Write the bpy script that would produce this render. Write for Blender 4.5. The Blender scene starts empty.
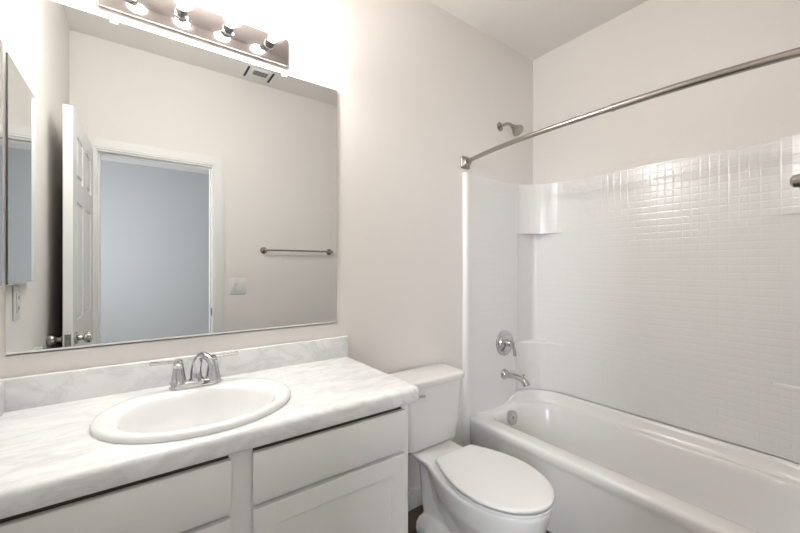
import bpy, bmesh, math, random
from mathutils import Vector, Matrix

random.seed(4)
SC = bpy.context.scene
COL = SC.collection
PI = math.pi

# ------------------------------------------------------------------ camera, world, lights, exposure
cam_d = bpy.data.cameras.new('camera')
cam = bpy.data.objects.new('camera', cam_d)
COL.objects.link(cam)
cam.location = (0.32, -1.52, 1.28)
cam.rotation_euler = (math.radians(90), 0, math.radians(-36.1))
cam_d.sensor_width = 36.0
cam_d.lens = 36.0 * 362.0 / 800.0
cam_d.clip_start = 0.01
cam_d.shift_y = 0.0006
SC.camera = cam

world = bpy.data.worlds.new('daylight_sky')
SC.world = world
world.use_nodes = True
bgn = world.node_tree.nodes['Background']
bgn.inputs['Color'].default_value = (0.55, 0.70, 1.0, 1)
bgn.inputs['Strength'].default_value = 1.0

BULB_STRENGTH = 325.0
BULB_COLOR = (1.0, 0.983, 0.965)
# daylight coming in through the bedroom window behind the camera
al = bpy.data.lights.new('window_daylight', 'AREA')
al.shape = 'RECTANGLE'
al.size = 1.5
al.size_y = 1.3
al.energy = 138
al.color = (0.88, 0.94, 1.0)
alo = bpy.data.objects.new('window_daylight', al)
COL.objects.link(alo)
alo.location = (-1.27, -3.1, 1.55)
alo.rotation_euler = (0, math.radians(-90), 0)

SC.view_settings.view_transform = 'Standard'
SC.view_settings.look = 'None'
SC.view_settings.exposure = 0.09
SC.view_settings.gamma = 1.0
SC.view_settings.use_curve_mapping = False


# ------------------------------------------------------------------ materials
def srgb(r, g, b):
    def f(c):
        c /= 255.0
        return c / 12.92 if c <= 0.04045 else ((c + 0.055) / 1.055) ** 2.4
    return (f(r), f(g), f(b), 1)


def mat(name, color, rough=0.5, metal=0.0, coat=0.0, spec=0.5):
    m = bpy.data.materials.new(name)
    m.use_nodes = True
    p = m.node_tree.nodes['Principled BSDF']
    p.inputs['Base Color'].default_value = color
    p.inputs['Roughness'].default_value = rough
    p.inputs['Metallic'].default_value = metal
    p.inputs['Coat Weight'].default_value = coat
    p.inputs['Specular IOR Level'].default_value = spec
    return m


def nd(m, typ, **kw):
    n = m.node_tree.nodes.new(typ)
    for k, v in kw.items():
        setattr(n, k, v)
    return n


def ln(m, a, b):
    m.node_tree.links.new(a, b)


def add_noise_bump(m, scale, strength, dist=0.002, detail=3):
    p = m.node_tree.nodes['Principled BSDF']
    tc = nd(m, 'ShaderNodeTexCoord')
    nz = nd(m, 'ShaderNodeTexNoise')
    nz.inputs['Scale'].default_value = scale
    nz.inputs['Detail'].default_value = detail
    bp = nd(m, 'ShaderNodeBump')
    bp.inputs['Strength'].default_value = strength
    bp.inputs['Distance'].default_value = dist
    ln(m, tc.outputs['Object'], nz.inputs['Vector'])
    ln(m, nz.outputs['Fac'], bp.inputs['Height'])
    ln(m, bp.outputs['Normal'], p.inputs['Normal'])


M = {}
M['wall'] = mat('wall_paint', (0.845, 0.81, 0.775, 1), 0.6, spec=0.3)
add_noise_bump(M['wall'], 60, 0.16, 0.002)
M['ceiling'] = mat('ceiling_paint', (0.845, 0.81, 0.775, 1), 0.8, spec=0.2)
add_noise_bump(M['ceiling'], 50, 0.3, 0.003)
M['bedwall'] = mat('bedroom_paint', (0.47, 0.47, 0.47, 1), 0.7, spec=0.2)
M['trim'] = mat('trim_paint', (0.85, 0.84, 0.815, 1), 0.35)
M['door'] = mat('door_paint', (0.85, 0.845, 0.825, 1), 0.35)
M['cabinet'] = mat('cabinet_paint', (0.83, 0.825, 0.81, 1), 0.38)
M['acrylic'] = mat('white_acrylic', (0.84, 0.83, 0.81, 1), 0.2)
M['porcelain'] = mat('porcelain', (0.815, 0.805, 0.79, 1), 0.07)
M['seat'] = mat('seat_plastic', (0.815, 0.805, 0.79, 1), 0.22)
M['sinkw'] = mat('sink_china', (0.865, 0.865, 0.86, 1), 0.08)
M['plastic'] = mat('white_plastic', (0.80, 0.79, 0.765, 1), 0.3)
M['clip'] = mat('clear_plastic', (0.85, 0.85, 0.84, 1), 0.15)
M['chrome'] = mat('chrome', (0.56, 0.56, 0.57, 1), 0.05, 1.0)
M['fixture'] = mat('polished_fixture_plate', (0.42, 0.385, 0.375, 1), 0.09, 1.0)
M['nickel'] = mat('brushed_nickel', (0.40, 0.365, 0.335, 1), 0.25, 1.0)
M['mirror'] = mat('mirror_silver', (0.675, 0.69, 0.685, 1), 0.0, 1.0)
M['glassedge'] = mat('mirror_edge', (0.20, 0.22, 0.21, 1), 0.2)
M['gapshade'] = mat('drawer_gap_shade', (0.12, 0.085, 0.06, 1), 0.7)  # dark brown that paints the shade in the slit over the drawers
M['satin'] = mat('satin_knob_metal', (0.62, 0.60, 0.58, 1), 0.16, 1.0)
M['dark'] = mat('dark_slot', (0.03, 0.03, 0.03, 1), 0.6)
M['latch'] = mat('latch_metal', (0.35, 0.34, 0.33, 1), 0.25, 1.0)
M['carpet'] = mat('beige_carpet', (0.42, 0.37, 0.31, 1), 0.95, spec=0.05)
add_noise_bump(M['carpet'], 300, 0.6, 0.006)

# countertop: white laminate with soft grey veins
m = M['counter'] = mat('marble_laminate', (0.84, 0.83, 0.82, 1), 0.22)
p = m.node_tree.nodes['Principled BSDF']
tc = nd(m, 'ShaderNodeTexCoord')
mp = nd(m, 'ShaderNodeMapping')
mp.inputs['Rotation'].default_value = (0, 0, math.radians(38))
mp.inputs['Scale'].default_value = (1.0, 2.6, 1.6)
n1 = nd(m, 'ShaderNodeTexNoise')
n1.inputs['Scale'].default_value = 5.5
n1.inputs['Detail'].default_value = 7
n1.inputs['Roughness'].default_value = 0.62
n1.inputs['Distortion'].default_value = 0.9
sub = nd(m, 'ShaderNodeMath', operation='SUBTRACT')
sub.inputs[1].default_value = 0.5
ab = nd(m, 'ShaderNodeMath', operation='ABSOLUTE')
rmp = nd(m, 'ShaderNodeValToRGB')
rmp.color_ramp.elements[0].position = 0.0
rmp.color_ramp.elements[0].color = (0.785, 0.79, 0.79, 1)
rmp.color_ramp.elements[1].position = 0.055
rmp.color_ramp.elements[1].color = (0.88, 0.885, 0.885, 1)
n2 = nd(m, 'ShaderNodeTexNoise')
n2.inputs['Scale'].default_value = 9
n2.inputs['Detail'].default_value = 5
r2 = nd(m, 'ShaderNodeValToRGB')
r2.color_ramp.elements[0].position = 0.30
r2.color_ramp.elements[0].color = (0.86, 0.86, 0.86, 1)
r2.color_ramp.elements[1].position = 0.62
r2.color_ramp.elements[1].color = (1, 1, 1, 1)
mx = nd(m, 'ShaderNodeMix', data_type='RGBA', blend_type='MULTIPLY')
mx.inputs['Factor'].default_value = 0.8
ln(m, tc.outputs['Object'], mp.inputs['Vector'])
ln(m, mp.outputs['Vector'], n1.inputs['Vector'])
ln(m, mp.outputs['Vector'], n2.inputs['Vector'])
ln(m, n1.outputs['Fac'], sub.inputs[0])
ln(m, sub.outputs[0], ab.inputs[0])
ln(m, ab.outputs[0], rmp.inputs['Fac'])
ln(m, n2.outputs['Fac'], r2.inputs['Fac'])
ln(m, rmp.outputs['Color'], mx.inputs[6])
ln(m, r2.outputs['Color'], mx.inputs[7])
ln(m, mx.outputs[2], p.inputs['Base Color'])

# dark brown plank floor
m = M['floor'] = mat('brown_plank_vinyl', (0.10, 0.07, 0.05, 1), 0.4)
p = m.node_tree.nodes['Principled BSDF']
tc = nd(m, 'ShaderNodeTexCoord')
bk = nd(m, 'ShaderNodeTexBrick')
bk.inputs['Color1'].default_value = (0.115, 0.078, 0.055, 1)
bk.inputs['Color2'].default_value = (0.075, 0.052, 0.038, 1)
bk.inputs['Mortar'].default_value = (0.02, 0.015, 0.012, 1)
bk.inputs['Scale'].default_value = 1.0
bk.inputs['Brick Width'].default_value = 1.1
bk.inputs['Row Height'].default_value = 0.14
bk.inputs['Mortar Size'].default_value = 0.002
mp = nd(m, 'ShaderNodeMapping')
mp.inputs['Scale'].default_value = (1.5, 26, 1)
gz = nd(m, 'ShaderNodeTexNoise')
gz.inputs['Scale'].default_value = 3
gz.inputs['Detail'].default_value = 5
mx = nd(m, 'ShaderNodeMix', data_type='RGBA', blend_type='OVERLAY')
mx.inputs['Factor'].default_value = 0.5
ln(m, tc.outputs['Object'], bk.inputs['Vector'])
ln(m, tc.outputs['Object'], mp.inputs['Vector'])
ln(m, mp.outputs['Vector'], gz.inputs['Vector'])
ln(m, bk.outputs['Color'], mx.inputs[6])
ln(m, gz.outputs['Color'], mx.inputs[7])
ln(m, mx.outputs[2], p.inputs['Base Color'])

# moulded tile pattern of the shower surround (UV in metres)
m = M['tile'] = mat('moulded_tile_acrylic', (0.82, 0.81, 0.795, 1), 0.19)
p = m.node_tree.nodes['Principled BSDF']
uv = nd(m, 'ShaderNodeUVMap')
uv.uv_map = 'UVMap'
sx = nd(m, 'ShaderNodeSeparateXYZ')
ln(m, uv.outputs['UV'], sx.inputs[0])
gs = []
for ax in ('X', 'Y'):
    dv = nd(m, 'ShaderNodeMath', operation='DIVIDE')
    dv.inputs[1].default_value = 0.0358
    fr = nd(m, 'ShaderNodeMath', operation='FRACT')
    s5 = nd(m, 'ShaderNodeMath', operation='SUBTRACT')
    s5.inputs[1].default_value = 0.5
    a5 = nd(m, 'ShaderNodeMath', operation='ABSOLUTE')
    ln(m, sx.outputs[ax], dv.inputs[0])
    ln(m, dv.outputs[0], fr.inputs[0])
    ln(m, fr.outputs[0], s5.inputs[0])
    ln(m, s5.outputs[0], a5.inputs[0])
    gs.append(a5)
mxm = nd(m, 'ShaderNodeMath', operation='MAXIMUM')
ln(m, gs[0].outputs[0], mxm.inputs[0])
ln(m, gs[1].outputs[0], mxm.inputs[1])
mr = nd(m, 'ShaderNodeMapRange', interpolation_type='SMOOTHSTEP')
mr.inputs['From Min'].default_value = 0.34
mr.inputs['From Max'].default_value = 0.50
mr.inputs['To Min'].default_value = 1.0
mr.inputs['To Max'].default_value = 0.0
ln(m, mxm.outputs[0], mr.inputs['Value'])
bp = nd(m, 'ShaderNodeBump')
bp.inputs['Strength'].default_value = 0.33
bp.inputs['Distance'].default_value = 0.0012
ln(m, mr.outputs['Result'], bp.inputs['Height'])
ln(m, bp.outputs['Normal'], p.inputs['Normal'])

# clear bulb glass and glowing filament
m = M['bulb'] = bpy.data.materials.new('clear_bulb_glass')
m.use_nodes = True
nt = m.node_tree
nt.nodes.clear()
out = nt.nodes.new('ShaderNodeOutputMaterial')
tr = nt.nodes.new('ShaderNodeBsdfTransparent')
tr.inputs['Color'].default_value = (0.96, 0.96, 0.96, 1)
gl = nt.nodes.new('ShaderNodeBsdfGlossy')
gl.inputs['Roughness'].default_value = 0.02
fz = nt.nodes.new('ShaderNodeFresnel')
fz.inputs['IOR'].default_value = 1.5
mxs = nt.nodes.new('ShaderNodeMixShader')
hf = nt.nodes.new('ShaderNodeMath')
hf.operation = 'MULTIPLY'
hf.inputs[1].default_value = 0.45
nt.links.new(fz.outputs[0], hf.inputs[0])
nt.links.new(hf.outputs[0], mxs.inputs[0])
nt.links.new(tr.outputs[0], mxs.inputs[1])
nt.links.new(gl.outputs[0], mxs.inputs[2])
nt.links.new(mxs.outputs[0], out.inputs[0])
m = M['glow'] = bpy.data.materials.new('bulb_filament_glow')
m.use_nodes = True
nt = m.node_tree
nt.nodes.clear()
out = nt.nodes.new('ShaderNodeOutputMaterial')
em = nt.nodes.new('ShaderNodeEmission')
em.inputs['Color'].default_value = (*BULB_COLOR, 1)
em.inputs['Strength'].default_value = BULB_STRENGTH
nt.links.new(em.outputs[0], out.inputs[0])


# ------------------------------------------------------------------ mesh helpers
class MB:
    """Collects shapes in world coordinates; build() links them as ONE mesh object."""

    def __init__(self):
        self.bm = bmesh.new()
        self.uv = self.bm.loops.layers.uv.new('UVMap')

    def _merge(self, b2):
        me = bpy.data.meshes.new('tmp')
        b2.to_mesh(me)
        b2.free()
        self.bm.from_mesh(me)
        bpy.data.meshes.remove(me)

    def box(self, x0, x1, y0, y1, z0, z1, bev=0.0, seg=2):
        b = bmesh.new()
        bmesh.ops.create_cube(b, size=1.0)
        for v in b.verts:
            v.co = Vector(((x0 + x1) / 2 + v.co.x * (x1 - x0), (y0 + y1) / 2 + v.co.y * (y1 - y0), (z0 + z1) / 2 + v.co.z * (z1 - z0)))
        if bev:
            bmesh.ops.bevel(b, geom=list(b.edges), offset=bev, segments=seg, profile=0.5, affect='EDGES')
        self._merge(b)
        return self

    def loft(self, loops, cap0=True, cap1=True):
        rows = [[self.bm.verts.new(Vector(q)) for q in lp] for lp in loops]
        n = len(rows[0])
        for a, b in zip(rows, rows[1:]):
            for i in range(n):
                j = (i + 1) % n
                self.bm.faces.new((a[i], a[j], b[j], b[i]))
        if cap0:
            self.bm.faces.new(list(reversed(rows[0])))
        if cap1:
            self.bm.faces.new(rows[-1])
        return self

    def lathe(self, o, axis, prof, n=28):
        ax = Vector(axis).normalized()
        t = Vector((0, 0, 1)) if abs(ax.z) < 0.9 else Vector((1, 0, 0))
        e1 = ax.cross(t).normalized()
        e2 = ax.cross(e1).normalized()
        o = Vector(o)
        loops = []
        for r, h in prof:
            r = max(r, 1e-5)
            loops.append([o + ax * h + e1 * (r * math.cos(2 * PI * k / n)) + e2 * (r * math.sin(2 * PI * k / n)) for k in range(n)])
        return self.loft(loops)

    def tube(self, pts, rad, n=16, flat=1.0):
        pts = [Vector(q) for q in pts]
        if not isinstance(rad, (list, tuple)):
            rad = [rad] * len(pts)
        loops = []
        prev = None
        for i, q in enumerate(pts):
            a = pts[max(i - 1, 0)]
            b = pts[min(i + 1, len(pts) - 1)]
            d = (b - a).normalized()
            if prev is None:
                t = Vector((0, 0, 1)) if abs(d.z) < 0.9 else Vector((1, 0, 0))
                e1 = d.cross(t).normalized()
            else:
                e1 = (prev - d * prev.dot(d)).normalized()
            prev = e1
            e2 = d.cross(e1).normalized()
            loops.append([q + e1 * (rad[i] * math.cos(2 * PI * k / n)) + e2 * (flat * rad[i] * math.sin(2 * PI * k / n)) for k in range(n)])
        return self.loft(loops)

    def sphere(self, c, r, sub=3, scale=(1, 1, 1)):
        b = bmesh.new()
        bmesh.ops.create_icosphere(b, subdivisions=sub, radius=r)
        for v in b.verts:
            v.co = Vector((c[0] + v.co.x * scale[0], c[1] + v.co.y * scale[1], c[2] + v.co.z * scale[2]))
        self._merge(b)
        return self

    def prism(self, poly, z0, z1):
        """Plan outline extruded upwards, with UV = (running length, height) in metres."""
        n = len(poly)
        lo = [self.bm.verts.new((x, y, z0)) for x, y in poly]
        hi = [self.bm.verts.new((x, y, z1)) for x, y in poly]
        s = [0.0]
        for i in range(n):
            a, b = poly[i], poly[(i + 1) % n]
            s.append(s[-1] + math.hypot(b[0] - a[0], b[1] - a[1]))
        for i in range(n):
            j = (i + 1) % n
            f = self.bm.faces.new((lo[i], lo[j], hi[j], hi[i]))
            for l, w in zip(f.loops, ((s[i], z0), (s[i + 1], z0), (s[i + 1], z1), (s[i], z1))):
                l[self.uv].uv = w
        self.bm.faces.new(list(reversed(lo)))
        self.bm.faces.new(hi)
        return self

    def build(self, name, material, parent=None, smooth=True, angle=38, base=None):
        bmesh.ops.remove_doubles(self.bm, verts=list(self.bm.verts), dist=1e-6)
        bmesh.ops.recalc_face_normals(self.bm, faces=list(self.bm.faces))
        off = Vector((0, 0, 0))
        q = parent
        while q is not None:
            off += q.location
            q = q.parent
        loc = Vector(base) if base is not None else Vector((0, 0, 0))
        bmesh.ops.translate(self.bm, verts=list(self.bm.verts), vec=-(off + loc))
        me = bpy.data.meshes.new(name)
        self.bm.to_mesh(me)
        self.bm.free()
        me.materials.append(M[material])
        if smooth:
            for f in me.polygons:
                f.use_smooth = True
            me.set_sharp_from_angle(angle=math.radians(angle))
        o = bpy.data.objects.new(name, me)
        COL.objects.link(o)
        o.location = loc
        if parent is not None:
            o.parent = parent
        return o


def thing(name, loc, label, cat, group=None):
    o = bpy.data.objects.new(name, None)
    o.empty_display_size = 0.05
    COL.objects.link(o)
    o.location = loc
    return tag(o, label, cat, group)


def tag(o, label, cat, group=None):
    o['label'] = label
    o['category'] = cat
    if group:
        o['group'] = group
    return o


def struct(o):
    o['kind'] = 'structure'
    return o


def rr(x0, x1, y0, y1, r, k=5, ms=1):
    """Rounded rectangle, counter-clockwise, equal point count for every size."""
    pts = []
    ra, rb, rc, rd = r if isinstance(r, (list, tuple)) else (r, r, r, r)
    cs = [(x1 - ra, y0 + ra, -90, ra), (x1 - rb, y1 - rb, 0, rb), (x0 + rc, y1 - rc, 90, rc), (x0 + rd, y0 + rd, 180, rd)]
    arcs = []
    for cx, cy, a0, r in cs:
        arcs.append([(cx + r * math.cos(math.radians(a0 + 90 * i / k)), cy + r * math.sin(math.radians(a0 + 90 * i / k))) for i in range(k + 1)])
    for i in range(4):
        pts += arcs[i]
        a, b = arcs[i][-1], arcs[(i + 1) % 4][0]
        for j in range(1, ms):
            t = j / ms
            pts.append((a[0] + (b[0] - a[0]) * t, a[1] + (b[1] - a[1]) * t))
    return pts


def at_z(loop, z):
    return [(x, y, z) for x, y in loop]


def curve_pts(ctrl, n=8):
    """Catmull-Rom through the control points."""
    c = [Vector(q) for q in ctrl]
    c = [c[0] * 2 - c[1]] + c + [c[-1] * 2 - c[-2]]
    out = []
    for i in range(1, len(c) - 2):
        for j in range(n):
            t = j / n
            a, b, d, e = c[i - 1], c[i], c[i + 1], c[i + 2]
            out.append(0.5 * ((2 * b) + (d - a) * t + (2 * a - 5 * b + 4 * d - e) * t * t + (3 * b - a - 3 * d + e) * t ** 3))
    out.append(c[-2])
    return out


# ------------------------------------------------------------------ dimensions
XR = 2.595      # right wall
LX = -0.012     # left wall
YF = -1.50      # wall with the door
ZC = 2.745      # ceiling
D0, D1, DZ = 0.105, 0.795, 2.04   # door opening
WT = 0.11       # wall thickness
BX0, BX1, BY = -1.2, 3.0, -4.9    # bedroom beyond the door

# ------------------------------------------------------------------ setting
struct(MB().box(LX - 0.1, XR + 0.1, YF - WT, 0.1, -0.08, 0.0).build('floor', 'floor'))
struct(MB().box(BX0 - 0.1, BX1 + 0.1, BY - 0.1, YF - WT, -0.08, 0.0).build('floor_bedroom', 'carpet'))
struct(MB().box(LX - 0.1, XR + 0.1, YF, 0.1, ZC, ZC + 0.08).build('ceiling', 'ceiling'))
struct(MB().box(BX0 - 0.1, BX1 + 0.1, BY - 0.1, YF, ZC, ZC + 0.08).build('ceiling_bedroom', 'ceiling'))
struct(MB().box(LX - 0.1, XR + 0.1, 0, 0.1, 0, ZC).build('wall_back', 'wall'))
struct(MB().box(LX - 0.1, LX, YF, 0, 0, ZC).build('wall_left', 'wall'))
struct(MB().box(XR, XR + 0.1, YF, 0, 0, ZC).build('wall_right', 'wall'))
w = MB()
w.box(BX0, D0, YF - WT, YF, 0, ZC)
w.box(D1, BX1, YF - WT, YF, 0, ZC)
w.box(D0, D1, YF - WT, YF, DZ, ZC)
struct(w.build('wall_front', 'wall', smooth=False))
struct(MB().box(BX0, BX1, BY - 0.1, BY, 0, ZC).build('wall_bedroom_far', 'bedwall'))
struct(MB().box(BX1, BX1 + 0.1, BY - 0.1, YF, 0, ZC).build('wall_bedroom_right', 'bedwall'))
w = MB()
wy0, wy1, wz0, wz1 = -3.85, -2.35, 0.9, 2.2
w.box(BX0 - 0.1, BX0, BY - 0.1, wy0, 0, ZC)
w.box(BX0 - 0.1, BX0, wy1, YF, 0, ZC)
w.box(BX0 - 0.1, BX0, wy0, wy1, 0, wz0)
w.box(BX0 - 0.1, BX0, wy0, wy1, wz1, ZC)
struct(w.build('wall_bedroom_left', 'bedwall', smooth=False))
w = MB()
w.box(BX0 - 0.06, BX0 - 0.01, wy0, wy0 + 0.05, wz0, wz1)
w.box(BX0 - 0.06, BX0 - 0.01, wy1 - 0.05, wy1, wz0, wz1)
w.box(BX0 - 0.06, BX0 - 0.01, wy0, wy1, wz0, wz0 + 0.05)
w.box(BX0 - 0.06, BX0 - 0.01, wy0, wy1, wz1 - 0.05, wz1)
w.box(BX0 - 0.05, BX0 - 0.02, (wy0 + wy1) / 2 - 0.02, (wy0 + wy1) / 2 + 0.02, wz0, wz1)
struct(w.build('window_1', 'trim', smooth=False))

# baseboards
BBH = 0.10


def board(name, segs):
    b = MB()
    for x0, x1, y0, y1 in segs:
        b.box(x0, x1, y0, y1, 0.0, BBH - 0.018, 0.0)
        cx0, cx1, cy0, cy1 = x0, x1, y0, y1
        # stepped moulded top
        if (x1 - x0) > (y1 - y0):
            if y1 > -0.1:
                cy0 = y0 + 0.005
            else:
                cy1 = y1 - 0.005
        else:
            cx1 = x1 - 0.005
        b.box(cx0, cx1, cy0, cy1, BBH - 0.018, BBH, 0.002)
    struct(b.build(name, 'trim'))


board('baseboard_back', [(1.085, 1.885, -0.014, 0)])
board('baseboard_left', [(LX, LX + 0.014, YF, -0.525)])
board('baseboard_front', [(D1 + 0.072, 1.92, YF, YF + 0.014)])

# door jamb lining and casing
j = MB()
j.box(D0 - 0.001, D0 + 0.016, YF - WT - 0.001, YF + 0.001, 0, DZ - 0.016)
j.box(D1 - 0.016, D1 + 0.001, YF - WT - 0.001, YF + 0.001, 0, DZ - 0.016)
j.box(D0, D1, YF - WT - 0.001, YF + 0.001, DZ - 0.016, DZ + 0.001)
j.box(D0 + 0.016, D0 + 0.027, YF - 0.075, YF - 0.04, 0, DZ - 0.027)
j.box(D1 - 0.027, D1 - 0.016, YF - 0.075, YF - 0.04, 0, DZ - 0.027)
j.box(D0 + 0.016, D1 - 0.016, YF - 0.075, YF - 0.04, DZ - 0.027, DZ - 0.016)
jm = struct(j.build('trim_1', 'trim', smooth=False))
sp = MB()
sp.box(D1 - 0.019, D1 - 0.0155, YF - 0.036, YF - 0.004, 0.915, 0.972, 0.001)
struct(sp.build('strike_plate', 'latch', parent=jm))
c = MB()
for x0, x1 in ((D0 - 0.06, D0 + 0.006), (D1 - 0.006, D1 + 0.06)):
    c.box(x0, x1, YF, YF + 0.012, 0, DZ + 0.06, 0.002)
    c.box(x0 + 0.012, x1 - 0.012, YF + 0.011, YF + 0.016, 0, DZ + 0.05, 0.002)
c.box(D0 + 0.006, D1 - 0.006, YF, YF + 0.012, DZ - 0.006, DZ + 0.06, 0.002)
c.box(D0 - 0.006, D1 + 0.006, YF + 0.011, YF + 0.0158, DZ + 0.006, DZ + 0.048, 0.002)
struct(c.build('trim_2', 'trim', smooth=False))

# six panel door standing open along the left wall
dx0, dx1 = 0.066, 0.101
dy0, dy1 = YF + 0.012, -0.742
door = thing('door_1', (dx1, dy0, 0), 'white six panel door standing open against the left wall, seen in the mirror', 'door')
door['kind'] = 'structure'
L = MB()
L.box(dx0 + 0.007, dx1 - 0.007, dy0 + 0.002, dy1 - 0.002, 0.014, 2.026)
sw = 0.115
ym = (dy0 + dy1) / 2
rows = [(0.24, 0.84), (1.02, 1.60), (1.71, 1.925)]
zr = [0.012, rows[0][0], rows[0][1], rows[1][0], rows[1][1], rows[2][0], rows[2][1], 2.028]
for a, b in ((dy0, dy0 + sw), (ym - 0.05, ym + 0.05), (dy1 - sw, dy1)):
    L.box(dx0, dx1, a, b, 0.012, 2.028)
for i in (0, 2, 4, 6):
    L.box(dx0, dx1, dy0 + sw, ym - 0.05, zr[i], zr[i + 1])
    L.box(dx0, dx1, ym + 0.05, dy1 - sw, zr[i], zr[i + 1])
for z0, z1 in rows:
    for a, b in ((dy0 + sw, ym - 0.05), (ym + 0.05, dy1 - sw)):
        L.box(dx0 + 0.001, dx1 - 0.001, a + 0.022, b - 0.022, z0 + 0.022, z1 - 0.022, 0.006, 1)
L.build('door_leaf', 'door', door, smooth=False)
kz, ky = 0.94, dy1 - 0.062
for s, xf in ((1, dx1), (-1, dx0)):
    MB().lathe((xf, ky, kz), (s, 0, 0), [(0.0, 0), (0.030, 0), (0.030, 0.004), (0.024, 0.010), (0.012, 0.014), (0.010, 0.026), (0.013, 0.031), (0.024, 0.036), (0.028, 0.046), (0.026, 0.056), (0.016, 0.062), (0.0, 0.063)], 24).build('door_knob', 'satin', door)
MB().box(dx0 + 0.006, dx1 - 0.006, dy1, dy1 + 0.002, kz - 0.029, kz + 0.029).build('latch_plate', 'latch', door)
MB().box(dx0 + 0.012, dx1 - 0.012, dy1 + 0.002, dy1 + 0.011, kz - 0.009, kz + 0.009, 0.003).build('latch_bolt', 'nickel', door)

door.rotation_euler.z = 0.023

# ------------------------------------------------------------------ wall mirror
mz0, mz1, mx0, mx1 = 1.027, 2.090, 0.016, 1.064
t = thing('wall_mirror', ((mx0 + mx1) / 2, 0, mz0), 'large frameless rectangular mirror fixed to the wall above the sink counter', 'mirror')
b = bmesh.new()
g = MB()
g.box(mx0, mx1, -0.0065, -0.0005, mz0, mz1, 0.0)
o = g.build('mirror_glass', 'mirror', t, smooth=False)
o.data.materials.append(M['glassedge'])
for f in o.data.polygons:
    if f.normal.y > -0.5:
        f.material_index = 1
for cx in (0.262, 0.822):
    k = MB().box(cx - 0.011, cx + 0.011, -0.0105, -0.0005, mz1 + 0.0005, mz1 + 0.012, 0.0015)
    k.box(cx - 0.011, cx + 0.011, -0.0105, -0.0067, mz1 - 0.012, mz1 + 0.010, 0.0015)
    k.lathe((cx, -0.0105, mz1 + 0.004), (0, -1, 0), [(0.0045, -0.001), (0.0045, 0.0012), (0.002, 0.0018)], 12)
    k.build('mirror_clip', 'clip', t)
k = MB().box(mx0, mx1, -0.0095, -0.0005, mz0 - 0.004, mz0 - 0.0002)
k.box(mx0, mx1, -0.0095, -0.0075, mz0 - 0.004, mz0 + 0.005)
k.build('bottom_channel', 'clip', t, smooth=False)

# ------------------------------------------------------------------ vanity light bar
lx0, lx1, lz0, lz1 = 0.222, 0.836, 2.120, 2.231
t = thing('vanity_light', ((lx0 + lx1) / 2, 0, (lz0 + lz1) / 2), 'polished metal light bar with four clear globe bulbs above the mirror', 'light fixture')
MB().box(lx0, lx1, -0.020, -0.0005, lz0, lz1, 0.003, 2).build('back_plate', 'fixture', t)
zc = 2.182
for i in range(4):
    x = lx0 + 0.0763 + i * 0.1525
    MB().lathe((x, -0.020, zc), (0, -1, 0), [(0.0, 0.0), (0.022, 0.0), (0.022, 0.003), (0.0175, 0.006), (0.0175, 0.041), (0.0155, 0.043), (0.0155, 0.047), (0.0, 0.047)], 24).build('socket', 'chrome', t)
    prof = [(0.0, 0.045), (0.0135, 0.045), (0.0135, 0.055), (0.015, 0.0585)]
    R, c0 = 0.0365, 0.092
    for a in range(24, 181, 12):
        th = math.radians(a)
        prof.append((R * math.sin(th), c0 - R * math.cos(th)))
    bo = MB().lathe((x, -0.020, zc), (0, -1, 0), prof, 28).build('bulb', 'bulb', t, angle=180)
    MB().sphere((x, -0.020 - 0.091, zc), 0.026, 3).build('filament', 'glow', bo)

# ------------------------------------------------------------------ medicine cabinet and outlet on the left wall
t = thing('medicine_cabinet', (LX, -0.215, 1.225), 'mirrored medicine cabinet on the left wall beside the big mirror', 'medicine cabinet')
MB().box(LX, 0.0102, -0.395, -0.045, 1.235, 1.905, 0.001).build('cabinet_body', 'plastic', t)
g = MB().box(0.0104, 0.0155, -0.40, -0.034, 1.228, 1.912, 0.0)
o = g.build('mirror_door', 'mirror', t, smooth=False)
o.data.materials.append(M['glassedge'])
for f in o.data.polygons:
    if f.normal.x < 0.5:
        f.material_index = 1

t = thing('wall_outlet', (LX, -0.255, 1.158), 'white electrical outlet plate on the left wall below the medicine cabinet', 'outlet')
MB().box(LX, LX + 0.006, -0.292, -0.218, 1.100, 1.216, 0.002).build('cover_plate', 'plastic', t)
rcp = MB().box(LX + 0.006, LX + 0.009, -0.272, -0.238, 1.124, 1.192, 0.001).build('receptacle', 'plastic', t)
for z in (1.140, 1.176):
    for y in (-0.2615, -0.2485):
        MB().box(LX + 0.009, LX + 0.0095, y - 0.001, y + 0.001, z - 0.006, z + 0.006).build('slot', 'dark', rcp, smooth=False)

# ------------------------------------------------------------------ things on the door wall and ceiling (seen in the mirror)
t = thing('light_switch', (0.955, YF, 1.13), 'white double rocker light switch plate beside the door frame', 'light switch')
MB().box(0.955 - 0.059, 0.955 + 0.059, YF, YF + 0.006, 1.13 - 0.06, 1.13 + 0.06, 0.002).build('cover_plate', 'plastic', t)
for s in (-1, 1):
    MB().box(0.955 + s * 0.023 - 0.0165, 0.955 + s * 0.023 + 0.0165, YF + 0.006, YF + 0.010, 1.13 - 0.033, 1.13 + 0.033, 0.0015).build('rocker', 'plastic', t)

tbz, tby = 1.414, YF + 0.068
t = thing('towel_bar', (1.42, YF, tbz), 'brushed metal towel bar on the wall to the side of the door', 'towel bar')
for x in (1.152, 1.722):
    MB().lathe((x, YF, tbz), (0, 1, 0), [(0, 0), (0.027, 0), (0.027, 0.005), (0.022, 0.011), (0.011, 0.018), (0.0085, 0.03), (0.0085, 0.056), (0.0098, 0.060), (0.011, 0.068), (0.0098, 0.075), (0.0055, 0.0785), (0, 0.079)], 24).build('post', 'nickel', t)
MB().tube([(1.152, tby, tbz), (1.722, tby, tbz)], 0.0075, 16).build('bar', 'nickel', t)

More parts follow.
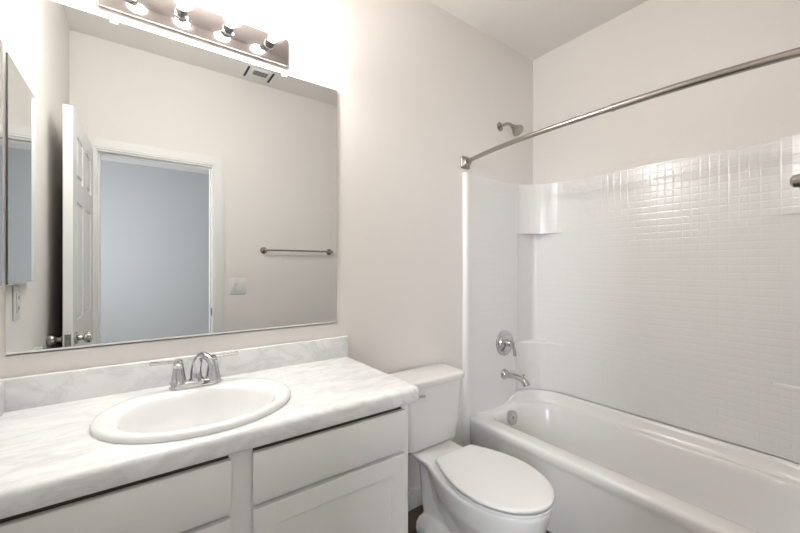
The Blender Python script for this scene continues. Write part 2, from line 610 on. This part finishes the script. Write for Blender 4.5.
vx, vy, vs = 1.072, -1.335, 0.115
t = thing('ceiling_vent', (vx, vy, ZC), 'white square exhaust fan grille on the ceiling, seen in the mirror', 'ceiling vent')
MB().box(vx - vs, vx + vs, vy - vs, vy + vs, ZC - 0.010, ZC, 0.003).box(vx - 0.07, vx + 0.07, vy - 0.075, vy + 0.075, ZC - 0.018, ZC - 0.009, 0.003).build('grille_cover', 'plastic', t)
k = MB()
for s in (-1, 1):
    k.box(vx + s * 0.088 - 0.008, vx + s * 0.088 + 0.008, vy - 0.08, vy + 0.08, ZC - 0.0115, ZC - 0.009)
for i in range(4):
    y = vy + 0.055 - i * 0.017
    k.box(vx - 0.05, vx + 0.05, y - 0.0045, y + 0.0045, ZC - 0.0195, ZC - 0.017)
k.build('air_slots', 'dark', t, smooth=False)

# ------------------------------------------------------------------ vanity cabinet
CX1, CY0 = 1.082, -0.522
CT0, CT1 = 0.811, 0.865
t = thing('vanity_cabinet', (0.54, CY0 / 2, 0), 'white painted bathroom cabinet under the marble look counter', 'cabinet')
b = MB()
b.box(LX + 0.001, 0.019, CY0 + 0.02, -0.001, 0, CT0 - 0.001)
b.box(CX1 - 0.018, CX1, CY0 + 0.02, -0.001, 0, CT0 - 0.001)
b.box(0.019, CX1 - 0.018, CY0 + 0.02, -0.001, 0.10, 0.118)
b.box(0.019, CX1 - 0.018, -0.010, -0.001, 0.118, CT0 - 0.001)
b.box(0.001, CX1, CY0 + 0.075, CY0 + 0.09, 0, 0.10)
b.build('carcass', 'cabinet', t, smooth=False)
b = MB()
b.box(LX + 0.001, 0.030, CY0, CY0 + 0.02, 0.10, CT0 - 0.001)
b.box(0.510, 0.568, CY0, CY0 + 0.02, 0.10, CT0 - 0.001)
b.box(CX1 - 0.028, CX1, CY0, CY0 + 0.02, 0.10, CT0 - 0.001)
for z0, z1 in ((0.10, 0.15), (0.640, 0.675)):
    b.box(0.030, 0.510, CY0, CY0 + 0.02, z0, z1)
    b.box(0.568, CX1 - 0.028, CY0, CY0 + 0.02, z0, z1)
b.build('face_frame', 'cabinet', t, smooth=False)
b = MB()  # shadow gap above the drawers, put in as dark coloured strips
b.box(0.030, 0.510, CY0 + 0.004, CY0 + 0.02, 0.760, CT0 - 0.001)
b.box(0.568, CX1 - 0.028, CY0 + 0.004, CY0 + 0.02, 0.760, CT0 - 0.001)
b.build('gap_shade_rail', 'gapshade', t, smooth=False)['label'] = 'dark brown strip painted as the shadow gap above the drawer fronts'


def shaker(x0, x1, z0, z1, y):
    k = MB()
    f = 0.058
    k.box(x0, x0 + f, y - 0.019, y, z0, z1, 0.0015)
    k.box(x1 - f, x1, y - 0.019, y, z0, z1, 0.0015)
    k.box(x0 + f - 0.001, x1 - f + 0.001, y - 0.019, y, z0, z0 + f, 0.0015)
    k.box(x0 + f - 0.001, x1 - f + 0.001, y - 0.019, y, z1 - f, z1, 0.0015)
    k.box(x0 + f - 0.004, x1 - f + 0.004, y - 0.011, y - 0.002, z0 + f - 0.004, z1 - f + 0.004)
    return k


for x0, x1 in ((0.025, 0.513), (0.565, 1.058)):
    MB().box(x0, x1, CY0 - 0.0195, CY0 - 0.0005, 0.664, 0.797, 0.0025).build('drawer_front', 'cabinet', t)
    shaker(x0, x1, 0.125, 0.650, CY0 - 0.0005).build('cabinet_door', 'cabinet', t, smooth=False)

# ------------------------------------------------------------------ countertop with hole for the sink
SX, SY, SA, SB = 0.480, -0.302, 0.256, 0.218
CX, CF = 1.122, -0.548
t = thing('countertop', (0.56, -0.27, CT0), 'white marble look counter with grey veins, backsplash and left side splash', 'countertop')
K, MS = 6, 14


def hole(loop, a, b_, z):
    out = []
    for x, y in loop:
        th = math.atan2((y - SY) / b_, (x - SX) / a)
        out.append((SX + a * math.cos(th), SY + b_ * math.sin(th), z))
    return out


def crr(ins, r):
    return rr(LX + 0.001, CX - ins, CF + ins, -0.001, r, K, MS)


base = crr(0.016, 0.012)
loops = [hole(base, SA - 0.03, SB - 0.03, CT0 + 0.002), hole(base, SA - 0.03, SB - 0.03, CT1), at_z(base, CT1)]
Rn = 0.016
for a in (25, 50, 70, 90):
    th = math.radians(a)
    loops.append(at_z(crr(Rn * (1 - math.sin(th)), 0.012 + 0.012 * math.sin(th)), CT1 - Rn * (1 - math.cos(th))))
loops.append(at_z(crr(0.0, 0.024), CT0 + 0.010))
loops.append(at_z(crr(0.003, 0.022), CT0 + 0.003))
loops.append(at_z(crr(0.010, 0.014), CT0))
k = MB().loft(loops, False, False)
k.loft([loops[-1], loops[0]], False, False)
k.build('counter_slab', 'counter', t)
MB().box(LX + 0.001, CX - 0.004, -0.020, -0.001, CT1 - 0.001, 0.959, 0.004, 3).build('backsplash', 'counter', t)
MB().box(LX + 0.001, 0.018, CF + 0.02, -0.0202, CT1 - 0.001, 0.959, 0.004, 3).build('side_splash', 'counter', t)

# ------------------------------------------------------------------ drop-in sink
t = thing('bathroom_sink', (SX, SY, CT1), 'oval white drop-in sink set into the counter', 'sink')
NS = 72


def ell(a, b_, cy, z, e=2.0):
    out = []
    for i in range(NS):
        th = 2 * PI * i / NS
        c_, s_ = math.cos(th), math.sin(th)
        out.append((SX + a * math.copysign(abs(c_) ** (2 / e), c_), cy + b_ * math.copysign(abs(s_) ** (2 / e), s_), z))
    return out


zt = CT1
bcy = SY - 0.022
loops = [ell(SA - 0.012, SB - 0.012, SY, zt + 0.0005), ell(SA - 0.001, SB - 0.001, SY, zt + 0.0008), ell(SA, SB, SY, zt + 0.008), ell(SA - 0.003, SB - 0.003, SY, zt + 0.014),
         ell(SA - 0.010, SB - 0.010, SY, zt + 0.0175), ell(SA - 0.024, SB - 0.022, SY, zt + 0.0175),
         ell(SA - 0.048, SB - 0.048, bcy - 0.004, zt + 0.015), ell(SA - 0.057, SB - 0.058, bcy - 0.006, zt + 0.008), ell(SA - 0.064, SB - 0.065, bcy - 0.006, zt - 0.008),
         ell(SA - 0.078, SB - 0.078, bcy - 0.005, zt - 0.05), ell(SA - 0.100, SB - 0.098, bcy - 0.003, zt - 0.09), ell(SA - 0.130, SB - 0.125, bcy, zt - 0.118),
         ell(SA - 0.180, SB - 0.165, bcy, zt - 0.130), ell(0.024, 0.024, bcy, zt - 0.135)]
MB().loft(loops, False, True).build('basin', 'sinkw', t, angle=60)
MB().lathe((SX, bcy, zt - 0.1355), (0, 0, 1), [(0, 0), (0.023, 0.0), (0.023, 0.003), (0.018, 0.004), (0.017, 0.002), (0.014, 0.002), (0.013, 0.006), (0, 0.008)], 24).build('drain', 'chrome', t)

# ------------------------------------------------------------------ faucet
FX, FY, FZ = 0.484, -0.127, zt + 0.0175
t = thing('sink_faucet', (FX, FY, FZ), 'chrome two handle faucet standing on the back rim of the sink', 'faucet')
lp = []
for ins, dz in ((0.0, 0.0), (0.0, 0.006), (0.003, 0.009), (0.004, 0.014), (0.008, 0.018), (0.014, 0.020)):
    lp.append(at_z(rr(FX - 0.078 + ins, FX + 0.078 - ins, FY - 0.027 + ins, FY + 0.027 - ins, 0.026 - ins, 6), FZ + dz))
MB().loft(lp).build('base_plate', 'chrome', t)
sd = Vector((0.50, -0.866, 0))
sp_c = curve_pts([Vector((FX, FY, FZ + h_)) + sd * d_ for d_, h_ in ((0, 0.016), (0.0, 0.055), (0.014, 0.090), (0.042, 0.103), (0.072, 0.086), (0.084, 0.050))], 6)
n_ = len(sp_c)
MB().tube(sp_c, [0.019 - 0.0075 * min(1, 1.6 * i / n_) for i in range(n_)], 20).lathe((FX, FY, FZ + 0.016), (0, 0, 1), [(0, 0), (0.024, 0), (0.022, 0.006), (0.017, 0.012), (0, 0.013)], 24).build('spout', 'chrome', t)
for s in (-1, 1):
    hx = FX + s * 0.0508
    h = MB().lathe((hx, FY, FZ + 0.014), (0, 0, 1), [(0, 0), (0.026, 0), (0.026, 0.004), (0.0225, 0.009), (0.0215, 0.014), (0.017, 0.045), (0.0145, 0.058), (0.0155, 0.060), (0.0155, 0.063), (0.012, 0.066), (0, 0.066)], 28).build('handle_body', 'chrome', t)
    l = MB().lathe((hx, FY, FZ + 0.078), (0, 0, 1), [(0, 0), (0.012, 0.0), (0.0135, 0.006), (0.012, 0.013), (0.006, 0.016), (0, 0.0165)], 24)
    pts = curve_pts([(hx, FY, FZ + 0.087), (hx + s * 0.028, FY - 0.006, FZ + 0.088), (hx + s * 0.058, FY - 0.012, FZ + 0.091), (hx + s * 0.078, FY - 0.016, FZ + 0.093)], 5)
    l.tube(pts, [0.0062 + 0.0038 * i / len(pts) for i in range(len(pts))], 12, 0.7)
    l.build('lever', 'chrome', h)

# ------------------------------------------------------------------ toilet
TX = 1.504
t = thing('toilet', (TX, -0.4, 0), 'white two-piece toilet with closed lid between cabinet and bathtub', 'toilet')


def egg(yb, yf, hb, hw, z, mid=0.5, n=20, eb=2.0):
    """Outline from the back edge (half width hb) to a rounded tip at yf."""
    pts = []
    Ls = yb - yf
    ys = yb - Ls * mid
    for i in range(n + 1):
        s = i / n
        a = s * PI / 2
        pts.append((hb + (hw - hb) * math.sin(a), yb - (yb - ys) * s))
    for i in range(1, n + 1):
        a = PI / 2 * i / n
        pts.append((hw * math.cos(a), ys - (ys - yf) * math.sin(a)))
    right = [(TX + x, y, z) for x, y in pts]
    left = [(TX - x, y, z) for x, y in reversed(pts[:-1])]
    return right + left


b = MB()
# bowl
b.loft([egg(-0.30, -0.56, 0.055, 0.075, 0.10), egg(-0.29, -0.64, 0.07, 0.105, 0.16), egg(-0.28, -0.715, 0.09, 0.140, 0.23), egg(-0.27, -0.765, 0.105, 0.166, 0.30),
        egg(-0.26, -0.780, 0.115, 0.176, 0.36), egg(-0.255, -0.785, 0.118, 0.179, 0.385), egg(-0.255, -0.781, 0.116, 0.176, 0.396)])
# pedestal and foot
b.loft([at_z(rr(TX - 0.105, TX + 0.105, -0.62, -0.15, 0.10, 8), 0.0), at_z(rr(TX - 0.110, TX + 0.110, -0.625, -0.145, 0.10, 8), 0.02), at_z(rr(TX - 0.106, TX + 0.106, -0.61, -0.15, 0.10, 8), 0.06),
        at_z(rr(TX - 0.090, TX + 0.090, -0.58, -0.16, 0.088, 8), 0.10), at_z(rr(TX - 0.086, TX + 0.086, -0.56, -0.140, 0.075, 8), 0.15), at_z(rr(TX - 0.085, TX + 0.085, -0.56, -0.135, 0.07, 8), 0.25), at_z(rr(TX - 0.088, TX + 0.088, -0.56, -0.125, 0.07, 8), 0.33),
        at_z(rr(TX - 0.100, TX + 0.100, -0.50, -0.10, 0.06, 8), 0.37)])
# trapway bulge on each side of the foot
for s in (-1, 1):
    b.tube(curve_pts([(TX + s * 0.075, -0.20, 0.06), (TX + s * 0.088, -0.30, 0.075), (TX + s * 0.085, -0.42, 0.085), (TX + s * 0.06, -0.52, 0.12)], 5), 0.055, 14)
# deck under the tank
b.loft([at_z(rr(TX - 0.09, TX + 0.09, -0.33, -0.06, 0.03, 6), 0.352), at_z(rr(TX - 0.117, TX + 0.117, -0.36, -0.035, 0.03, 6), 0.372), at_z(rr(TX - 0.120, TX + 0.120, -0.36, -0.03, 0.03, 6), 0.39), at_z(rr(TX - 0.117, TX + 0.117, -0.357, -0.033, 0.028, 6), 0.396)])
bowl = b.build('bowl', 'porcelain', t)
rm = bowl.modifiers.new('blend', 'REMESH')
rm.mode = 'VOXEL'
rm.voxel_size = 0.006
rm.use_smooth_shade = True
smm = bowl.modifiers.new('soften', 'SMOOTH')
smm.factor = 0.6
smm.iterations = 7
# tank
tk = []
for z, hw, y0, y1, r in ((0.398, 0.150, -0.165, -0.035, 0.05), (0.402, 0.166, -0.178, -0.026, 0.05), (0.412, 0.173, -0.185, -0.024, 0.045), (0.50, 0.181, -0.190, -0.022, 0.04), (0.60, 0.189, -0.194, -0.021, 0.04), (0.705, 0.196, -0.197, -0.020, 0.04)):
    tk.append(at_z(rr(TX - hw, TX + hw, y0, y1, r, 8), z))
MB().loft(tk).build('tank', 'porcelain', t)
tl = []
for z, g_, r in ((0.7052, 0.006, 0.042), (0.7075, 0.012, 0.046), (0.712, 0.014, 0.048), (0.732, 0.014, 0.048), (0.738, 0.011, 0.046), (0.742, 0.003, 0.040), (0.7435, -0.012, 0.03)):
    hw = 0.196 + g_
    tl.append(at_z(rr(TX - hw, TX + hw, -0.197 - g_, -0.018 - 0.2 * max(0, -g_), r, 8), z))
MB().loft(tl).build('tank_lid', 'porcelain', t)
fh = MB().lathe((1.352, -0.1955, 0.676), (0, -1, 0), [(0, 0), (0.014, 0), (0.014, 0.005), (0.008, 0.008), (0.008, 0.018), (0, 0.0185)], 20)
fh.tube(curve_pts([(1.352, -0.210, 0.676), (1.375, -0.213, 0.675), (1.395, -0.214, 0.673), (1.414, -0.213, 0.671)], 4), [0.0065 + 0.0003 * i for i in range(13)], 12, 0.7)
fh.build('flush_handle', 'chrome', t)
st = [egg(-0.322, -0.785, 0.100, 0.174, 0.3985), egg(-0.320, -0.789, 0.103, 0.178, 0.402), egg(-0.320, -0.789, 0.103, 0.178, 0.407), egg(-0.322, -0.786, 0.101, 0.175, 0.4095)]
MB().loft(st).build('seat_ring', 'seat', t)
ld = [egg(-0.330, -0.770, 0.090, 0.160, 0.4170), egg(-0.317, -0.787, 0.108, 0.179, 0.4175), egg(-0.316, -0.791, 0.110, 0.183, 0.421), egg(-0.316, -0.791, 0.110, 0.183, 0.430), egg(-0.318, -0.789, 0.108, 0.181, 0.4325), egg(-0.325, -0.778, 0.100, 0.172, 0.4335)]
MB().loft(ld).build('lid', 'seat', t, angle=50)
for s in (-1, 1):
    MB().box(TX + s * 0.078 - 0.022, TX + s * 0.078 + 0.022, -0.330, -0.296, 0.396, 0.417, 0.006, 3).build('hinge', 'seat', t)

# ------------------------------------------------------------------ bathtub
BXF, BXB = 1.925, 2.574     # front and back edge
RZ = 0.386
t = thing('bathtub', (2.25, -0.75, 0), 'white alcove bathtub along the right wall', 'bathtub')
K2 = 10


def tl_(x0, x1, y0, y1, r, z):
    return at_z(rr(x0, x1, y0, y1, r, K2, 8), z)


yA, yB = YF + 0.002, -0.002
loops = [tl_(BXF + 0.012, BXB, yA, yB, 0.003, 0.0), tl_(BXF + 0.006, BXB, yA, yB, 0.003, 0.318), tl_(BXF + 0.004, BXB, yA, yB, 0.003, 0.330), tl_(BXF + 0.001, BXB, yA, yB, 0.003, 0.340), tl_(BXF, BXB, yA, yB, 0.003, 0.352), tl_(BXF, BXB, yA, yB, 0.003, 0.368),
         tl_(BXF + 0.004, BXB, yA, yB, 0.003, 0.379), tl_(BXF + 0.012, BXB, yA, yB, 0.003, 0.3845), tl_(BXF + 0.022, BXB, yA, yB, 0.003, RZ),
         tl_(BXF + 0.086, 2.536, -1.418, -0.070, (0.21, 0.21, 0.085, 0.085), RZ), tl_(BXF + 0.094, 2.529, -1.410, -0.078, (0.205, 0.205, 0.08, 0.08), RZ - 0.003), tl_(BXF + 0.102, 2.521, -1.402, -0.086, (0.20, 0.20, 0.08, 0.08), RZ - 0.014),
         tl_(BXF + 0.108, 2.513, -1.388, -0.092, (0.20, 0.20, 0.08, 0.08), RZ - 0.04), tl_(BXF + 0.135, 2.486, -1.30, -0.122, (0.18, 0.18, 0.085, 0.085), 0.20), tl_(BXF + 0.150, 2.470, -1.25, -0.142, (0.16, 0.16, 0.09, 0.09), 0.12),
         tl_(BXF + 0.175, 2.445, -1.20, -0.172, (0.14, 0.14, 0.09, 0.09), 0.085), tl_(BXF + 0.22, 2.40, -1.13, -0.22, (0.10, 0.10, 0.08, 0.08), 0.075)]
tub = MB().loft(loops, True, True)
# raised ledge running along the wall and round both corners
SF = 2.575          # face of long panel
PY = -0.022         # face of plumbing panel
EY = YF + 0.022     # face of far end panel
AX, AY = 0.199, 0.243
LZ = 0.452


def fillet(n=12, near=False):
    pts = []
    for i in range(n + 1):
        a = PI / 2 * i / n
        x = SF - AX + AX * math.sin(a)
        y = PY - AY + AY * math.cos(a)
        if near:
            y = EY + (PY - y) * 1.17
        pts.append((x, y))
    return pts


path = [(2.20, PY, RZ), (2.26, PY, RZ + 0.012), (2.32, PY, RZ + 0.040)] + [(x, y, LZ) for x, y in fillet()]
path += [(SF, PY - AY - (i + 1) * 0.12, LZ) for i in range(8)]
near = [(x, y, LZ) for x, y in reversed(fillet(12, True))] + [(2.32, EY, RZ + 0.040), (2.26, EY, RZ + 0.012), (2.20, EY, RZ)]
path = [q for q in path if q[1] > near[0][1] + 0.02] + near
rows_ = []
for i, (x, y, z) in enumerate(path):
    a = path[max(i - 1, 0)]
    c_ = path[min(i + 1, len(path) - 1)]
    dx_, dy_ = c_[0] - a[0], c_[1] - a[1]
    l_ = math.hypot(dx_, dy_)
    nx, ny = dy_ / l_, -dx_ / l_
    hgt = z - RZ
    f = hgt / (LZ - RZ)
    wd = 0.020 + 0.024 * f
    pr = [(-0.02, -0.005), (-0.02, hgt), (0.008, hgt), (0.014, hgt - 0.003 * f), (wd * 0.45, hgt * 0.72), (wd * 0.64, hgt * 0.34), (wd * 0.82, hgt * 0.10), (wd, 0.0005), (wd, -0.005)]
    rows_.append([(min(x + nx * p_, BXB), min(max(y + ny * p_, yA), yB), RZ + q) for p_, q in pr])
tub.loft(rows_)
tub.build('tub_shell', 'acrylic', t, angle=50)
MB().lathe((2.222, -0.102, 0.337), (0, -1, 0.12), [(0, -0.012), (0.042, -0.012), (0.044, 0.004), (0.042, 0.011), (0.032, 0.014), (0.030, 0.012), (0.009, 0.013), (0.008, 0.017), (0, 0.018)], 28).build('overflow_plate', 'chrome', t)
MB().lathe((2.26, -0.33, 0.0752), (0, 0, 1), [(0, 0), (0.034, 0), (0.034, 0.003), (0.026, 0.004), (0.020, 0.009), (0, 0.011)], 24).build('drain', 'chrome', t)

# ------------------------------------------------------------------ shower surround
SZ0, SZ1 = RZ + 0.001, 1.838
LZ0 = LZ + 0.0045
t = thing('shower_surround', (2.25, -0.75, SZ0), 'white moulded shower wall surround with small square tile pattern and corner shelves', 'shower surround')
k = MB()
ed = 1.888
k.prism([(1.925, -0.001), (1.925, PY), (SF - AX - 0.004, PY), (SF - AX - 0.004, -0.001)], SZ0, SZ1)
k.build('plumbing_wall_panel', 'tile', t)
k = MB()
pts = [(ed, -0.001), (ed + 0.003, -0.012), (ed + 0.010, -0.021), (ed + 0.020, -0.025), (1.9248, -0.0245), (1.9248, -0.001)]
k.prism(pts, 0.0005, SZ1 + 0.003)
k.build('edge_strip', 'acrylic', t, angle=50)
k = MB()
k.prism([(SF, PY - AY), (SF, EY + AY * 1.17), (XR - 0.001, EY + AY * 1.17), (XR - 0.001, PY - AY)], LZ0, SZ1)
k.build('long_wall_panel', 'tile', t)
k = MB()
k.prism([(1.925, YF + 0.001), (SF - AX, YF + 0.001), (SF - AX, EY), (1.925, EY)], SZ0, SZ1)
k.build('end_wall_panel', 'tile', t)
k = MB()
k.prism([(ed, YF + 0.001), (1.9248, YF + 0.001), (1.9248, YF + 0.0245), (ed + 0.020, YF + 0.025), (ed + 0.010, YF + 0.021), (ed + 0.003, YF + 0.012)], 0.0005, SZ1 + 0.003)
k.build('edge_strip', 'acrylic', t, angle=50)
NZ0, NZ1 = 0.775, 1.505
for nr in (False, True):
    fp = fillet(14, nr)
    bk_ = [(XR - 0.001, fp[-1][1]), (XR - 0.001, YF + 0.001 if nr else -0.001), (fp[0][0], YF + 0.001 if nr else -0.001)]
    poly = fp + bk_
    if nr:
        poly = list(reversed(poly))
    if not nr:
        poly[0] = (fp[0][0] - 0.003, PY - 0.0035)
    cor = MB().prism(poly, NZ1, SZ1)
    cor.prism(poly, LZ0, NZ0 - 0.012)
    q1 = []
    for dd, zz in ((0.0, NZ0 - 0.012), (0.0015, NZ0 - 0.006), (0.006, NZ0 - 0.0015), (0.013, NZ0)):
        lp = []
        for (x, y) in poly:
            ins_f = any(abs(x - fx) < 0.006 and abs(y - fy) < 0.006 for fx, fy in fp)
            vx_, vy_ = XR - x, ((YF - y) if nr else -y)
            l_ = math.hypot(vx_, vy_) or 1
            lp.append((x + vx_ / l_ * dd, y + vy_ / l_ * dd, zz) if ins_f else (x, y, zz))
        q1.append(lp)
    cor.loft(q1)
    # niche: small inner fillet between the two shelves
    ni = []
    r_ = 0.035
    for i in range(7):
        a = PI / 2 * i / 6
        y = PY - r_ + r_ * math.cos(a)
        ni.append((SF - r_ + r_ * math.sin(a), EY + (PY - y) if nr else y))
    ni = [(fp[0][0] - 0.003, fp[0][1] - (0 if nr else 0.0035)), (fp[0][0] + 0.004, fp[0][1])] + ni + [(fp[-1][0], fp[-1][1])] + bk_
    if nr:
        ni = list(reversed(ni))
    cor.prism(ni, NZ0, NZ1)
    cor.build('corner_shelf', 'tile', t, angle=30)

# ------------------------------------------------------------------ shower fittings
rx, rz = 1.908, 1.902
t = thing('shower_rod', (rx, -0.75, rz), 'curved brushed nickel shower curtain rod across the bathtub', 'shower rod')


def rod_pt(y):
    s = min(max(-y / 1.5, 0), 1)
    bow = 0.085 * (1 - abs(2 * s - 1) ** 2.6)
    return (rx - bow, y, rz)


ys1 = [-0.022 - i * 0.02 for i in range(44)]
ys2 = [-0.86 - i * 0.02 for i in range(31)] + [YF + 0.022]
MB().tube([rod_pt(y) for y in ys1], 0.0118, 18).build('rod', 'nickel', t)
o = MB().tube([rod_pt(y) for y in ys2], 0.0135, 18).build('rod', 'nickel', t)
MB().lathe(rod_pt(-0.868), rod_pt(-0.80) and (Vector(rod_pt(-0.90)) - Vector(rod_pt(-0.85))), [(0.0118, -0.006), (0.0145, -0.005), (0.0145, 0.004), (0.0130, 0.005)], 20).build('joint_ring', 'nickel', t)
for s, y in ((-1, 0.0), (1, YF)):
    lp = []
    for d_, h_, r in ((0.0, 0.037, 0.012), (0.006, 0.037, 0.012), (0.010, 0.034, 0.012), (0.018, 0.022, 0.012), (0.026, 0.018, 0.012), (0.038, 0.0165, 0.0162)):
        lp.append([(x, y + s * d_ + (-s) * 0.0, z) for x, z in rr(rx - h_, rx + h_, rz - h_, rz + h_, r, 5)])
    MB().loft(lp).build('wall_flange', 'nickel', t)

hx, hz = 2.232, 2.192
t = thing('shower_sprayer', (hx, 0, hz), 'small metal shower head on a bent arm above the tub surround', 'shower head')
MB().lathe((hx, 0, hz), (0, -1, 0), [(0, 0), (0.029, 0), (0.028, 0.004), (0.016, 0.010), (0.011, 0.012), (0, 0.012)], 24).build('wall_flange', 'nickel', t)
MB().tube(curve_pts([(hx, -0.008, hz), (hx, -0.05, hz + 0.002), (hx, -0.078, hz - 0.008), (hx, -0.100, hz - 0.030)], 6), 0.0095, 16).build('shower_arm', 'nickel', t)
ax = Vector((0, -0.72, -0.70))
MB().lathe((hx, -0.094, hz - 0.024), ax, [(0, 0), (0.013, 0), (0.015, 0.010), (0.013, 0.018), (0.018, 0.024), (0.026, 0.040), (0.036, 0.056), (0.037, 0.066), (0.034, 0.068), (0, 0.066)], 26).build('spray_head', 'nickel', t)

vx, vz = 2.252, 0.79
t = thing('shower_valve', (vx, PY, vz), 'round chrome shower valve with lever handle above the tub spout', 'shower valve')
MB().lathe((vx, PY, vz), (0, -1, 0), [(0, 0), (0.085, 0), (0.084, 0.004), (0.074, 0.009), (0.060, 0.010), (0.056, 0.015), (0.034, 0.018), (0.030, 0.020), (0, 0.020)], 40).build('trim_plate', 'chrome', t)
h = MB().lathe((vx, PY - 0.018, vz), (0, -1, 0), [(0, 0), (0.024, 0), (0.022, 0.02), (0.018, 0.030), (0.020, 0.036), (0.018, 0.048), (0.010, 0.054), (0, 0.055)], 24)
h.tube(curve_pts([(vx, PY - 0.056, vz), (vx + 0.008, PY - 0.064, vz - 0.02), (vx + 0.012, PY - 0.068, vz - 0.05), (vx + 0.014, PY - 0.070, vz - 0.075)], 5), [0.007 + 0.0003 * i for i in range(16)], 12)
h.build('handle', 'chrome', t)

sx_, sz_ = 2.247, 0.588
t = thing('tub_spout', (sx_, PY, sz_), 'chrome tub spout on the wall below the shower valve', 'tub spout')
k = MB().lathe((sx_, PY, sz_), (0, -1, 0), [(0, 0), (0.033, 0), (0.033, 0.006), (0.029, 0.016), (0.022, 0.024), (0, 0.025)], 26)
pts = curve_pts([(sx_, PY - 0.015, sz_), (sx_, PY - 0.07, sz_ + 0.002), (sx_, PY - 0.125, sz_ - 0.001), (sx_, PY - 0.155, sz_ - 0.014), (sx_, PY - 0.170, sz_ - 0.036)], 6)
k.tube(pts, [0.021 - 0.0045 * math.sin(PI * min(1, i / (len(pts) * 0.7))) + 0.002 * (i / len(pts)) for i in range(len(pts))], 18)
k.build('spout_body', 'chrome', t)
MB().lathe((sx_, PY - 0.142, sz_ + 0.010), (0, -0.25, 1), [(0, 0), (0.0035, 0), (0.0035, 0.012), (0.007, 0.015), (0.007, 0.020), (0, 0.022)], 14).build('diverter_knob', 'chrome', t)
